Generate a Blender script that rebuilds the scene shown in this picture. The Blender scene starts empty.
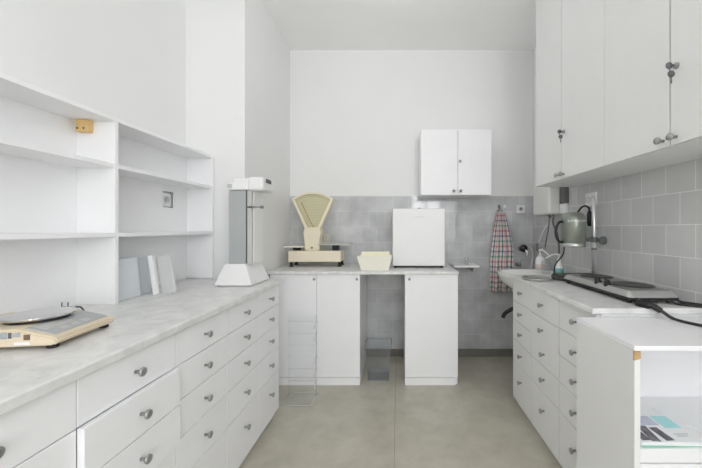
import bpy, bmesh, math, random
from mathutils import Vector, Matrix
random.seed(7)
PI = math.pi
sc = bpy.context.scene
C = sc.collection

# ------------------------------------------------------------------ camera, light, exposure
EYE = 1.24
cam_d = bpy.data.cameras.new('camera'); cam = bpy.data.objects.new('camera', cam_d); C.objects.link(cam)
cam.location = (0, 0, EYE); cam.rotation_euler = (PI/2, 0, 0)
cam_d.sensor_width = 36; cam_d.lens = 315/702*36
cam_d.shift_x = -47/702; cam_d.shift_y = -5/702
cam_d.clip_start = 0.02
sc.camera = cam
sc.view_settings.view_transform = 'Standard'; sc.view_settings.look = 'None'
sc.view_settings.gamma = 1; sc.view_settings.use_curve_mapping = False
sc.view_settings.exposure = -0.72
sc.cycles.max_bounces = 16; sc.cycles.diffuse_bounces = 10; sc.cycles.glossy_bounces = 6
sc.cycles.transparent_max_bounces = 24; sc.cycles.transmission_bounces = 12
w = bpy.data.worlds.new('world'); sc.world = w; w.use_nodes = True
w.node_tree.nodes['Background'].inputs[0].default_value = (0.9, 0.95, 1, 1)
w.node_tree.nodes['Background'].inputs[1].default_value = 1.0
REAR = -3.2
def area(name, loc, rot, sx, sy, energy, col=(1, 1, 1)):
    l = bpy.data.lights.new(name, 'AREA'); l.shape = 'RECTANGLE'; l.size = sx; l.size_y = sy
    l.energy = energy; l.color = col
    o = bpy.data.objects.new(name, l); C.objects.link(o); o.location = loc; o.rotation_euler = rot
    return o
# rear window daylight; the right-wall one is added to light the left side
area('window_daylight', (0.84, REAR-0.05, 1.75), (PI/2, 0, 0), .92, 1.7, 98, (.965, .983, 1.0))

area('window_daylight', (1.38, -1.9, 1.75), (0, PI/2, 0), 1.7, 1.5, 70, (.965, .983, 1.0))  # added fill through the right-wall opening
# two added fill points without fixtures, above and behind the framed view
def fill_point(loc, energy, r=.22):
    l = bpy.data.lights.new('ceiling_globe', 'POINT'); l.energy = energy; l.shadow_soft_size = r; l.color = (.98, .99, 1.0)
    o = bpy.data.objects.new('ceiling_globe', l); C.objects.link(o); o.location = loc
fill_point((.0, 1.82, 2.74), 7, .12)
fill_point((.1, -1.5, 2.40), 28)

# ------------------------------------------------------------------ helpers
def lin(c):
    c = c/255
    return c/12.92 if c <= .04045 else ((c+.055)/1.055)**2.4
def rgb(r, g, b): return (lin(r), lin(g), lin(b), 1)

def mat(name, col, rough=.5, metal=0.0, var=0.0, scale=6, bump=0.0, spec=.5, coat=0.0):
    m = bpy.data.materials.new(name); m.use_nodes = True
    nt = m.node_tree; b = nt.nodes['Principled BSDF']
    b.inputs['Base Color'].default_value = col; b.inputs['Roughness'].default_value = rough
    b.inputs['Metallic'].default_value = metal; b.inputs['Specular IOR Level'].default_value = spec
    b.inputs['Coat Weight'].default_value = coat
    tc = nt.nodes.new('ShaderNodeTexCoord')
    nz = nt.nodes.new('ShaderNodeTexNoise'); nz.inputs['Scale'].default_value = scale; nz.inputs['Detail'].default_value = 4
    nt.links.new(tc.outputs['Object'], nz.inputs['Vector'])
    v = max(var, .012)
    cr = nt.nodes.new('ShaderNodeValToRGB')
    cr.color_ramp.elements[0].position = .3; cr.color_ramp.elements[1].position = .7
    cr.color_ramp.elements[0].color = tuple(max(0, c*(1-v)) for c in col[:3])+(1,)
    cr.color_ramp.elements[1].color = tuple(min(1, c*(1+v)) for c in col[:3])+(1,)
    nt.links.new(nz.outputs['Fac'], cr.inputs['Fac']); nt.links.new(cr.outputs['Color'], b.inputs['Base Color'])
    if bump:
        bp = nt.nodes.new('ShaderNodeBump'); bp.inputs['Strength'].default_value = bump; bp.inputs['Distance'].default_value = .004
        nt.links.new(nz.outputs['Fac'], bp.inputs['Height']); nt.links.new(bp.outputs['Normal'], b.inputs['Normal'])
    return m

def clear_mat(name, tint, body=0.04, rough=.05):
    m = bpy.data.materials.new(name); m.use_nodes = True
    nt = m.node_tree; nt.nodes.clear(); N = nt.nodes.new; L = nt.links.new
    out = N('ShaderNodeOutputMaterial'); tr = N('ShaderNodeBsdfTransparent'); tr.inputs[0].default_value = tint
    gl = N('ShaderNodeBsdfGlossy'); gl.inputs['Roughness'].default_value = rough
    df = N('ShaderNodeBsdfDiffuse'); df.inputs[0].default_value = (.85, .87, .88, 1)
    lw = N('ShaderNodeLayerWeight'); lw.inputs['Blend'].default_value = .5
    pw = N('ShaderNodeMath'); pw.operation = 'POWER'; pw.inputs[1].default_value = 4; L(lw.outputs['Facing'], pw.inputs[0])
    fr = N('ShaderNodeMath'); fr.operation = 'MULTIPLY_ADD'; fr.inputs[1].default_value = .35; fr.inputs[2].default_value = .015; L(pw.outputs[0], fr.inputs[0])
    m1 = N('ShaderNodeMixShader'); m1.inputs[0].default_value = body
    L(tr.outputs[0], m1.inputs[1]); L(df.outputs[0], m1.inputs[2])
    m2 = N('ShaderNodeMixShader'); L(fr.outputs[0], m2.inputs[0]); L(m1.outputs[0], m2.inputs[1]); L(gl.outputs[0], m2.inputs[2])
    L(m2.outputs[0], out.inputs[0])
    return m

def tile_mat(name, axis, c1, c2, mortar, shift, mott, msize=.0022, rough=.22):
    m = bpy.data.materials.new(name); m.use_nodes = True
    nt = m.node_tree; N = nt.nodes.new; L = nt.links.new; b = nt.nodes['Principled BSDF']
    g = N('ShaderNodeNewGeometry'); s = N('ShaderNodeSeparateXYZ'); L(g.outputs['Position'], s.inputs[0])
    cb = N('ShaderNodeCombineXYZ')
    a1 = N('ShaderNodeMath'); a1.operation = 'ADD'; a1.inputs[1].default_value = shift; L(s.outputs[axis], a1.inputs[0])
    a2 = N('ShaderNodeMath'); a2.operation = 'SUBTRACT'; a2.inputs[1].default_value = .06; L(s.outputs['Z'], a2.inputs[0])
    L(a1.outputs[0], cb.inputs[0]); L(a2.outputs[0], cb.inputs[1])
    br = N('ShaderNodeTexBrick'); L(cb.outputs[0], br.inputs['Vector'])
    br.inputs['Scale'].default_value = 1; br.inputs['Brick Width'].default_value = .1545; br.inputs['Row Height'].default_value = .15
    br.inputs['Mortar Size'].default_value = msize; br.inputs['Mortar Smooth'].default_value = .2
    br.inputs['Color1'].default_value = c1; br.inputs['Color2'].default_value = c2; br.inputs['Mortar'].default_value = mortar
    br.offset = .5
    nz = N('ShaderNodeTexNoise'); nz.inputs['Scale'].default_value = 5; nz.inputs['Detail'].default_value = 5
    L(g.outputs['Position'], nz.inputs['Vector'])
    mr = N('ShaderNodeMapRange'); mr.inputs[1].default_value = .3; mr.inputs[2].default_value = .7
    mr.inputs[3].default_value = 1-mott; mr.inputs[4].default_value = 1+mott*.6; L(nz.outputs['Fac'], mr.inputs[0])
    mx = N('ShaderNodeMix'); mx.data_type = 'RGBA'; mx.blend_type = 'MULTIPLY'; mx.inputs[0].default_value = 1
    L(br.outputs['Color'], mx.inputs[6]); L(mr.outputs[0], mx.inputs[7]); L(mx.outputs[2], b.inputs['Base Color'])
    b.inputs['Roughness'].default_value = rough
    inv = N('ShaderNodeMath'); inv.operation = 'SUBTRACT'; inv.inputs[0].default_value = 1; L(br.outputs['Fac'], inv.inputs[1])
    ad = N('ShaderNodeMath'); ad.operation = 'MULTIPLY_ADD'; ad.inputs[1].default_value = .35; L(nz.outputs['Fac'], ad.inputs[0]); L(inv.outputs[0], ad.inputs[2])
    bp = N('ShaderNodeBump'); bp.inputs['Strength'].default_value = .1; bp.inputs['Distance'].default_value = .003
    L(ad.outputs[0], bp.inputs['Height']); L(bp.outputs['Normal'], b.inputs['Normal'])
    return m

def stone_mat(name, base, dark, rough, scale, vein=True):
    m = bpy.data.materials.new(name); m.use_nodes = True
    nt = m.node_tree; N = nt.nodes.new; L = nt.links.new; b = nt.nodes['Principled BSDF']
    g = N('ShaderNodeNewGeometry')
    n1 = N('ShaderNodeTexNoise'); n1.inputs['Scale'].default_value = scale; n1.inputs['Detail'].default_value = 8; n1.inputs['Roughness'].default_value = .65
    n1.inputs['Distortion'].default_value = .8 if vein else .2
    L(g.outputs['Position'], n1.inputs['Vector'])
    cr = N('ShaderNodeValToRGB'); cr.color_ramp.elements[0].position = .32; cr.color_ramp.elements[1].position = .62
    cr.color_ramp.elements[0].color = dark; cr.color_ramp.elements[1].color = base
    L(n1.outputs['Fac'], cr.inputs['Fac']); L(cr.outputs['Color'], b.inputs['Base Color'])
    b.inputs['Roughness'].default_value = rough
    return m

M = {}
M['wall'] = mat('white_wall_paint', rgb(233, 233, 233), .85, var=.012, scale=2)
M['ceil'] = mat('ceiling_paint', rgb(246, 246, 246), .9, var=.012, scale=2)
M['floor'] = stone_mat('beige_vinyl', rgb(190, 186, 172), rgb(172, 168, 153), .33, 5.5, False)
M['seam'] = mat('floor_seam', rgb(140, 137, 128), .6)
M['skirt'] = mat('grey_skirting', rgb(120, 117, 110), .5, var=.1, scale=12)
M['lam'] = mat('white_laminate', rgb(239, 239, 241), .38, var=.008)
M['lam2'] = mat('white_laminate_body', rgb(236, 236, 237), .45, var=.008)
M['lamr'] = mat('matt_white_laminate', rgb(228, 228, 228), .5, var=.008)
M['shelf'] = mat('white_shelf_board', rgb(240, 240, 241), .45, var=.008)
M['dark_gap'] = mat('plinth_grey', rgb(150, 150, 150), .6)
M['marble'] = stone_mat('pale_marble_laminate', rgb(229, 229, 228), rgb(206, 206, 205), .3, 12)
M['steel'] = mat('satin_steel', rgb(150, 150, 150), .28, 1, var=.05, scale=30)
M['chrome'] = mat('polished_chrome', rgb(222, 222, 222), .14, 1)
M['polem'] = mat('bright_pole_steel', rgb(225, 225, 225), .3, .55)
M['knob'] = mat('knob_metal', rgb(168, 168, 168), .35, .8)
M['black'] = mat('black_plastic', rgb(30, 30, 31), .45)
M['rubber'] = mat('dark_rubber', rgb(42, 40, 38), .7)
M['white'] = mat('white_plastic', rgb(233, 233, 233), .35)
M['ceramic'] = mat('white_ceramic', rgb(238, 238, 236), .12)
M['beige'] = mat('beige_plastic', rgb(218, 204, 180), .5, var=.02)
M['cream'] = mat('cream_enamel', rgb(236, 226, 203), .4, var=.02)
M['grey_panel'] = mat('grey_membrane', rgb(172, 175, 176), .4, var=.03)
M['lgrey'] = mat('light_grey_plastic', rgb(192, 192, 190), .5)
M['dgrey'] = mat('dark_grey_plastic', rgb(96, 97, 98), .5)
M['wood'] = mat('raw_pine', rgb(222, 188, 128), .6, var=.08, scale=18)
M['chip'] = mat('raw_particle_board', rgb(190, 155, 112), .8, var=.15, scale=60)
M['green'] = mat('grey_green_enamel', rgb(138, 143, 134), .32, .45, var=.03)
M['heater'] = mat('heater_white', rgb(232, 232, 230), .35)
M['hot'] = mat('brushed_hotplate_steel', rgb(158, 158, 157), .3, .9, var=.06, scale=40)
M['hotl'] = mat('bright_hotplate_steel', rgb(190, 190, 188), .3, .85, var=.04, scale=40)
M['hotrim'] = mat('sloping_rim_steel', rgb(192, 192, 190), .4, .75, var=.03, scale=40)
M['burner'] = mat('cast_iron_burner', rgb(62, 61, 60), .45, .2)
M['paper'] = mat('pale_yellow_paper', rgb(243, 239, 214), .8, var=.02)
M['basket'] = mat('cream_plastic', rgb(240, 238, 225), .5, var=.015)
M['wpaper'] = mat('white_paper', rgb(238, 240, 241), .6)
M['teal'] = mat('teal_print', rgb(172, 226, 230), .5)
M['print'] = mat('dark_photo_print', rgb(108, 106, 114), .5, var=.6, scale=45)
M['lilac'] = mat('lilac_print', rgb(190, 196, 214), .5, var=.15, scale=40)
M['mint'] = mat('mint_cover', rgb(150, 205, 185), .5)
M['glassy'] = mat('frosted_blue_glass', rgb(212, 218, 221), .2, var=.015)
M['glassd'] = mat('frosted_grey_glass', rgb(196, 202, 206), .2, var=.015)
M['gcard'] = mat('pale_grey_board', rgb(205, 206, 206), .6)
M['acrylic'] = clear_mat('clear_acrylic', (.985, .988, .99, 1), .015, .15)
M['acedge'] = clear_mat('acrylic_edge', (.97, .98, .98, 1), .5)
M['smoke'] = clear_mat('smoked_acrylic', (.86, .87, .88, 1), .05)
M['smokee'] = clear_mat('smoked_acrylic_edge', (.6, .62, .63, 1), .25)
M['clearb'] = clear_mat('clear_bottle_plastic', (.9, .92, .92, 1), .08)
M['label'] = mat('pink_label', rgb(224, 205, 202), .5)
M['tl'] = mat('teal_label', rgb(120, 178, 178), .5)
M['tileb'] = tile_mat('grey_marbled_wall_tile_back', 'X', rgb(190, 191, 193), rgb(200, 201, 203), rgb(212, 212, 212), .05, .2, rough=.06)
M['tiler'] = tile_mat('grey_wall_tile_right', 'Y', rgb(190, 191, 191), rgb(203, 203, 203), rgb(226, 226, 225), .0, .06)
M['sticker'] = mat('grey_rating_label', rgb(165, 170, 175), .5, var=.15, scale=120)
M['brownv'] = mat('brown_vent', rgb(120, 95, 78), .6)

def dial_mat():
    m = mat('dial_print', rgb(196, 190, 158), .5)
    nt = m.node_tree; N = nt.nodes.new; L = nt.links.new; b = nt.nodes['Principled BSDF']
    tc = N('ShaderNodeTexCoord'); wv = N('ShaderNodeTexWave'); wv.wave_type = 'RINGS'; wv.rings_direction = 'Y'
    wv.inputs['Scale'].default_value = 22; wv.inputs['Distortion'].default_value = 1.2; wv.inputs['Detail'].default_value = 3
    L(tc.outputs['Object'], wv.inputs['Vector'])
    cr = N('ShaderNodeValToRGB'); cr.color_ramp.elements[0].color = rgb(188, 183, 150); cr.color_ramp.elements[1].color = rgb(206, 200, 168)
    L(wv.outputs['Fac'], cr.inputs['Fac']); L(cr.outputs['Color'], b.inputs['Base Color'])
    return m
M['dial'] = dial_mat()

def towel_mat():
    m = bpy.data.materials.new('checked_cotton'); m.use_nodes = True
    nt = m.node_tree; N = nt.nodes.new; L = nt.links.new; b = nt.nodes['Principled BSDF']
    uv = N('ShaderNodeUVMap'); s = N('ShaderNodeSeparateXYZ'); L(uv.outputs[0], s.inputs[0])
    def stripes(out, n, cols):
        mu = N('ShaderNodeMath'); mu.operation = 'MULTIPLY'; mu.inputs[1].default_value = n; L(out, mu.inputs[0])
        fr = N('ShaderNodeMath'); fr.operation = 'FRACT'; L(mu.outputs[0], fr.inputs[0])
        cr = N('ShaderNodeValToRGB'); cr.color_ramp.interpolation = 'CONSTANT'
        e = cr.color_ramp.elements
        while len(e) < len(cols): e.new(.5)
        for k, c in enumerate(cols): e[k].position = k/len(cols); e[k].color = c
        L(fr.outputs[0], cr.inputs['Fac']); return cr.outputs['Color']
    W = rgb(236, 232, 230)
    a = stripes(s.outputs[0], 1.5, [rgb(206, 134, 142), W, W, rgb(132, 140, 160), W, rgb(222, 176, 178), W, W, rgb(140, 185, 190), W])
    c = stripes(s.outputs[1], 3.6, [W, rgb(135, 188, 160), W, W, rgb(214, 150, 155), W, W, rgb(145, 148, 168), W])
    mx = N('ShaderNodeMix'); mx.data_type = 'RGBA'; mx.blend_type = 'MULTIPLY'; mx.inputs[0].default_value = .8
    L(a, mx.inputs[6]); L(c, mx.inputs[7]); L(mx.outputs[2], b.inputs['Base Color']); b.inputs['Roughness'].default_value = .9
    return m
M['towel'] = towel_mat()

# --- geometry
def bx(bm, x0, x1, y0, y1, z0, z1, bev=0.0, seg=2, rot=None, piv=None):
    r = bmesh.ops.create_cube(bm, size=1)
    vs = r['verts']
    for v in vs:
        v.co = Vector(((x0+x1)/2+v.co.x*(x1-x0), (y0+y1)/2+v.co.y*(y1-y0), (z0+z1)/2+v.co.z*(z1-z0)))
    if bev > 0:
        es = list({e for v in vs for e in v.link_edges})
        r2 = bmesh.ops.bevel(bm, geom=es, offset=bev, segments=seg, affect='EDGES', profile=.5)
        vs = list({v for f in r2['faces'] for v in f.verts} | {v for v in vs if v.is_valid})
    if rot is not None:
        bmesh.ops.rotate(bm, verts=vs, cent=piv or (0, 0, 0), matrix=rot)
    return vs
def box(*a, **k):
    bm = bmesh.new(); bx(bm, *a, **k); return bm
def prism(bm, poly, a0, a1, axis='Y'):
    """extrude a polygon along an axis; poly pairs are the other two coordinates in order"""
    def P(p, a):
        return {'Y': (p[0], a, p[1]), 'X': (a, p[0], p[1]), 'Z': (p[0], p[1], a)}[axis]
    A = [bm.verts.new(P(p, a0)) for p in poly]; B = [bm.verts.new(P(p, a1)) for p in poly]
    n = len(poly)
    bm.faces.new(A); bm.faces.new(list(reversed(B)))
    for i in range(n):
        bm.faces.new((A[i], B[i], B[(i+1) % n], A[(i+1) % n]))
    bmesh.ops.recalc_face_normals(bm, faces=bm.faces)
    return A+B
def lathe(bm, prof, seg=32, sx=1, sy=1, at=(0, 0, 0), axis='Z'):
    rings = []
    for r, z in prof:
        ring = []
        for i in range(seg):
            a = 2*PI*i/seg
            if axis == 'Z': p = (at[0]+r*sx*math.cos(a), at[1]+r*sy*math.sin(a), at[2]+z)
            elif axis == 'X': p = (at[0]+z, at[1]+r*math.cos(a), at[2]+r*math.sin(a))
            else: p = (at[0]+r*math.cos(a), at[1]+z, at[2]+r*math.sin(a))
            ring.append(bm.verts.new(p))
        rings.append(ring)
    fs = []
    for A, B in zip(rings, rings[1:]):
        for i in range(seg):
            fs.append(bm.faces.new((A[i], A[(i+1) % seg], B[(i+1) % seg], B[i])))
    if prof[0][0] > 1e-6: fs.append(bm.faces.new(list(reversed(rings[0]))))
    if prof[-1][0] > 1e-6: fs.append(bm.faces.new(rings[-1]))
    bmesh.ops.recalc_face_normals(bm, faces=fs)
    for f in fs: f.smooth = True
    return bm
def smooth_path(pts, n=10):
    P = [Vector(p) for p in pts]; Q = [P[0]*2-P[1]]+P+[P[-1]*2-P[-2]]
    out = []
    for i in range(1, len(Q)-2):
        for k in range(n):
            t = k/n; a, b, c, d = Q[i-1], Q[i], Q[i+1], Q[i+2]
            out.append(.5*((2*b)+(c-a)*t+(2*a-5*b+4*c-d)*t*t+(3*b-a-3*c+d)*t**3))
    out.append(P[-1]); return out
def tube(bm, pts, r, seg=10, smooth=True, n=8):
    path = smooth_path(pts, n) if smooth and len(pts) > 2 else [Vector(p) for p in pts]
    rings = []; up = Vector((0, 0, 1)); prev = None
    for i, p in enumerate(path):
        t = (path[min(i+1, len(path)-1)]-path[max(i-1, 0)]).normalized()
        if prev is None:
            u = t.cross(up)
            if u.length < 1e-3: u = t.cross(Vector((1, 0, 0)))
        else: u = prev-t*prev.dot(t)
        u.normalize(); prev = u; v = t.cross(u)
        rr = r[i*(len(r)-1)//max(1, len(path)-1)] if isinstance(r, (list, tuple)) else r
        rings.append([bm.verts.new(p+u*rr*math.cos(2*PI*k/seg)+v*rr*math.sin(2*PI*k/seg)) for k in range(seg)])
    fs = []
    for A, B in zip(rings, rings[1:]):
        for k in range(seg): fs.append(bm.faces.new((A[k], A[(k+1) % seg], B[(k+1) % seg], B[k])))
    fs.append(bm.faces.new(list(reversed(rings[0])))); fs.append(bm.faces.new(rings[-1]))
    bmesh.ops.recalc_face_normals(bm, faces=fs)
    for f in fs: f.smooth = len(f.verts) == 4
    return bm
def lath(*a, **k): return lathe(bmesh.new(), *a, **k)
def tub(*a, **k): return tube(bmesh.new(), *a, **k)

def obj(name, bm, m, parent=None, loc=None, label=None):
    me = bpy.data.meshes.new(name); bm.to_mesh(me); bm.free()
    me.materials.append(M[m] if isinstance(m, str) else m)
    o = bpy.data.objects.new(name, me); C.objects.link(o)
    if parent is not None: o.parent = parent
    if loc is not None: o.location = loc
    if label: o['label'] = label
    return o
def thing(name, label, cat, loc=(0, 0, 0), rz=0, group=None):
    o = bpy.data.objects.new(name, None); C.objects.link(o); o.empty_display_size = .05
    o.location = loc; o.rotation_euler = (0, 0, rz); o['label'] = label; o['category'] = cat
    if group: o['group'] = group
    return o
def tag(o, label, cat, group=None):
    o['label'] = label; o['category'] = cat
    if group: o['group'] = group
    return o
def struct(name, bm, m, parent=None):
    o = obj(name, bm, m, parent)
    if parent is None: o['kind'] = 'structure'
    return o

# ------------------------------------------------------------------ room
D = 3.08; XL = -1.46; XP = -1.055; YP = 2.17; XR = 1.32; H = 2.99
def plane_poly(bm, pts): bm.faces.new([bm.verts.new(p) for p in pts])
struct('floor', box(XL-.3, XR+.3, REAR-.3, D+.3, -.08, 0), 'floor')
o = obj('floor_seam', box(-.0215, -.0185, REAR, D-.02, 0, .0012), 'seam'); o.parent = bpy.data.objects['floor']
struct('ceiling', box(XL-.3, XR+.3, REAR-.3, D+.3, H, H+.1), 'ceil')
bm = bmesh.new()
prism(bm, [(XL, REAR-.2), (XL, YP), (XP, YP), (XP, D+.2), (XL-.25, D+.2), (XL-.25, REAR-.2)], 0, H, 'Z')
struct('wall_left', bm, 'wall')
wb = struct('wall_back', box(XP-.2, XR+.25, D, D+.2, 0, H), 'wall')
obj('tile_cladding', box(XP, XR, D-.006, D, .05, 1.5626), 'tileb', wb)
bm = bmesh.new()
bx(bm, XR, XR+.25, -1.15, D+.2, 0, H); bx(bm, XR, XR+.25, REAR-.2, -2.65, 0, H)
bx(bm, XR, XR+.25, -2.65, -1.15, 0, .9); bx(bm, XR, XR+.25, -2.65, -1.15, 2.6, H)
wr = struct('wall_right', bm, 'wall')
bm = bmesh.new()
for u, v in ((-2.65, -2.60), (-1.20, -1.15), (-1.93, -1.87)): bx(bm, XR, XR+.04, u, v, .9, 2.6)
for u, v in ((.9, .95), (2.55, 2.6), (2.05, 2.09)): bx(bm, XR, XR+.04, -2.65, -1.15, u, v)
struct('window_2', bm, 'white')  # unseen window frame, added together with the side fill
obj('tile_cladding', box(XR-.006, XR, -.5, D-.006, .05, 1.5626), 'tiler', wr)
bm = bmesh.new()
ws = [(.38, 1.30)]; z0w, z1w = .9, 2.6
bx(bm, XL-.2, ws[0][0], REAR-.2, REAR, 0, H)
bx(bm, ws[0][1], XR+.2, REAR-.2, REAR, 0, H)
for a, b in ws:
    bx(bm, a, b, REAR-.2, REAR, 0, z0w); bx(bm, a, b, REAR-.2, REAR, z1w, H)
struct('wall_rear', bm, 'wall')
for n, (a, b) in enumerate(ws):
    bm = bmesh.new(); mid = (a+b)/2
    for u, v in ((a, a+.05), (b-.05, b), (mid-.03, mid+.03)): bx(bm, u, v, REAR-.03, REAR+.02, z0w, z1w)
    for u, v in ((z0w, z0w+.05), (z1w-.05, z1w), (2.05, 2.09)): bx(bm, a, b, REAR-.03, REAR+.02, u, v)
    struct('window_%d' % (n+1), bm, 'white')
struct('baseboard_back', box(XP, XR-.006, D-.018, D-.006, 0, .072, bev=.003), 'skirt')
struct('baseboard_right', box(XR-.018, XR-.006, 2.28, D-.018, 0, .072, bev=.003), 'skirt')

# ------------------------------------------------------------------ drawer cabinets
def knob_bm(x=0, y=0, z=0, r=.0135):
    return lath([(.0055, 0), (.005, .012), (.006, .016), (r*.85, .018), (r, .022), (r*.95, .026), (r*.5, .028), (0, .0285)], 18, at=(x, y, z), axis='X')
def drawer_cabinet(label, fx, y0, y1, right, lines, depth, top, pulled={}, group=None, m='lam'):
    wd = y1-y0
    t = thing('drawer_cabinet', label, 'cabinet', (fx, (y0+y1)/2, 0), PI if right else 0, group)
    obj('carcass', box(-depth, -.0205, -wd/2+.0005, wd/2-.0005, .05, top), 'lam2', t)
    obj('plinth', box(-depth, -.03, -wd/2+.0005, wd/2-.0005, 0, .05), 'lam2', t)
    for k in range(5):
        p = pulled.get(k, 0)
        za, zb = lines[k+1]+.0016, lines[k]-.0016
        d = obj('drawer', box(-.0195+p, p, -wd/2+.0016, wd/2-.0016, za, zb, bev=.0012), m, t)
        zk = (lines[k]+lines[k+1])/2 if k < 4 else lines[k]-.1
        obj('knob', knob_bm(p, 0, zk), 'knob', d)
    return t
LZ = [.869, .744, .612, .472, .31, .045]
LG = 'white drawer cabinets under the left worktop'
lc = [(1.805, 2.11, 'white drawer cabinet at the back end of the left row, beside the clear stand', {}),
      (1.472, 1.805, 'second white drawer cabinet from the back end of the left row', {}),
      (1.13, 1.472, 'white drawer cabinet third from the back end of the left row', {}),
      (.782, 1.13, 'left-hand drawer cabinet with two drawers standing slightly pulled out', {1: .017, 2: .017}),
      (.43, .782, 'nearest white drawer cabinet below the beige bench scale, cut by the photo edge', {})]
for a, b, l, p in lc: drawer_cabinet(l, -.797, a, b, False, LZ, .62, .870, p, LG)
o = obj('worktop', box(-1.455, -.778, .40, 2.132, .871, .902, bev=.006, seg=3), 'marble')
tag(o, 'long pale marbled worktop on the left, with the beige scale on it', 'worktop')
RZ = [.884, .735, .600, .462, .312, .045]
RG = 'white drawer cabinets under the right worktop'
rc = [(1.946, 2.258, 'white drawer cabinet at the sink end of the right row', {}),
      (1.608, 1.946, 'middle white drawer cabinet of the right row, its top drawers slightly pulled out', {0: .008, 1: .008}),
      (1.31, 1.608, 'white drawer cabinet of the right row next to the open cabinet', {})]
for a, b, l, p in rc: drawer_cabinet(l, .824, a, b, True, RZ, .47, .885, p, RG, 'lamr')
o = obj('worktop', box(.803, XR-.008, 1.302, 2.272, .886, .912, bev=.005, seg=3), 'marble')
tag(o, 'pale marbled worktop on the right carrying the hotplate', 'worktop')

# ------------------------------------------------------------------ open shelf unit on the left worktop
BX0, BX1 = -1.445, -1.265
t = thing('shelf_unit', 'white open wall shelf unit with two bays standing on the left worktop', 'shelf unit', (BX1, 1.417, .902))
def bl(x0, x1, y0, y1, z0, z1, **k): return box(x0-BX1, x1-BX1, y0-1.417, y1-1.417, z0-.902, z1-.902, **k)
obj('top_board', bl(BX0, BX1, .68, 2.165, 1.722, 1.740, bev=.001), 'shelf', t)
obj('side_panel', bl(BX0, BX1, 2.147, 2.165, .902, 1.7215, bev=.001), 'shelf', t)
obj('side_panel', bl(BX0, BX1, .68, .698, .902, 1.7215, bev=.001), 'shelf', t)
obj('divider', bl(BX0, BX1, 1.408, 1.426, .902, 1.7215, bev=.001), 'shelf', t)
for a, b in ((.6985, 1.4075), (1.4265, 2.1465)):
    obj('shelf', bl(BX0+.009, BX1, a, b, 1.514, 1.532, bev=.001), 'shelf', t)
    obj('shelf', bl(BX0+.009, BX1, a, b, 1.205, 1.224, bev=.001), 'shelf', t)
obj('back_panel', bl(BX0, BX0+.008, .6985, 1.4075, .902, 1.7215), 'shelf', t)
bm = bmesh.new()
hy0, hy1, hz0, hz1 = 1.927, 2.022, 1.373, 1.474
for a in ((1.4265, hy0, .902, 1.7215), (hy1, 2.1465, .902, 1.7215), (hy0, hy1, .902, hz0), (hy0, hy1, hz1, 1.7215)):
    bx(bm, BX0-BX1, BX0+.008-BX1, a[0]-1.417, a[1]-1.417, a[2]-.902, a[3]-.902)
obj('back_panel', bm, 'shelf', t)
bk = obj('mounting_block', bl(-1.414, -1.360, 1.378, 1.4075, 1.668, 1.721, bev=.003), 'wood', t, label='pale yellow wooden mounting block with two screws')
for sx in (-1.403, -1.376):
    obj('screw', lath([(.005, 0), (.004, -.002), (0, -.0025)], 12, at=(sx-BX1, 1.378-1.417, 1.682-.902), axis='Y'), 'dgrey', bk)
s = thing('wall_socket', 'white wall socket seen through the square cut-out of the shelf back', 'socket', (XL, 1.975, 1.423))
obj('plate', box(0, .009, -.043, .040, -.043, .043, bev=.003), 'white', s)
obj('insert', lath([(.021, .0095), (.021, .012), (.018, .0125), (.016, .009), (0, .0085)], 24, axis='X'), 'lgrey', s)
obj('surround', box(0, .003, .041, .0465, -.05, .05), 'dgrey', s)  # dark strip painting the shadow along the cut-out's far edge

# leaning panels in the right bay
PG = 'panels leaning in the shelf unit'
def tilt_panel(name, label, cat, dims, loc, rot, m):
    o = obj(name, box(-dims[0]/2, dims[0]/2, -dims[1]/2, dims[1]/2, 0, dims[2], bev=.0012), m, None, loc)
    o.rotation_euler = rot; return tag(o, label, cat, PG)
tilt_panel('glass_panel', 'bluish frosted glass panel leaning nearest the shelf divider', 'panel', (.007, .165, .195), (-1.303, 1.512, .9028), (0, math.radians(-6), 0), 'glassy')
tilt_panel('glass_panel', 'darker frosted glass panel half hidden behind the bluish one', 'panel', (.007, .20, .195), (-1.319, 1.578, .9028), (0, math.radians(-6), 0), 'glassd')
tilt_panel('white_board', 'narrow white board standing on edge between the glass panels and the grey panel', 'board', (.021, .02, .203), (-1.243, 1.622, .9028), (0, math.radians(-8), math.radians(3)), 'white')
tilt_panel('grey_panel', 'pale grey board tilted against the narrow white board', 'panel', (.078, .012, .198), (-1.192, 1.644, .904), (0, math.radians(-10), math.radians(-8)), 'gcard')

# ------------------------------------------------------------------ beige bench scale
t = thing('bench_scale', 'beige electronic bench scale with round steel pan on the left worktop', 'scale', (-1.116, .972, .902), math.radians(8))
bm = bmesh.new()
poly = [(-.17, .012), (.135, .012), (.148, .018), (.148, .030), (.135, .036), (.045, .060), (-.17, .060)]
prism(bm, poly, -.113, .108, 'Y')
bmesh.ops.bevel(bm, geom=list(bm.edges), offset=.005, segments=2, affect='EDGES')
body = obj('body', bm, 'beige', t)
sl = math.atan2(.024, .09)
def slope_box(x0, x1, y0, y1, h0, h1, **k):
    bm = box(x0, x1, y0, y1, h0, h1, **k)
    bmesh.ops.rotate(bm, verts=bm.verts, cent=(0, 0, 0), matrix=Matrix.Rotation(sl, 3, 'Y'))
    bmesh.ops.translate(bm, verts=bm.verts, vec=(.045, 0, .060)); return bm
dp = obj('display_panel', slope_box(.010, .086, -.095, .098, -.001, .0025, bev=.001), 'grey_panel', t, label='grey sloping control panel')
obj('display_window', slope_box(.018, .052, -.08, .012, .0025, .0032), 'lgrey', dp)
for k, yy in enumerate((.022, .046, .070)):
    obj('key', slope_box(.058, .076, -.055+yy*1.6-.035, -.055+yy*1.6-.012, .0025, .0035, bev=.0004), 'lgrey', dp)
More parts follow.
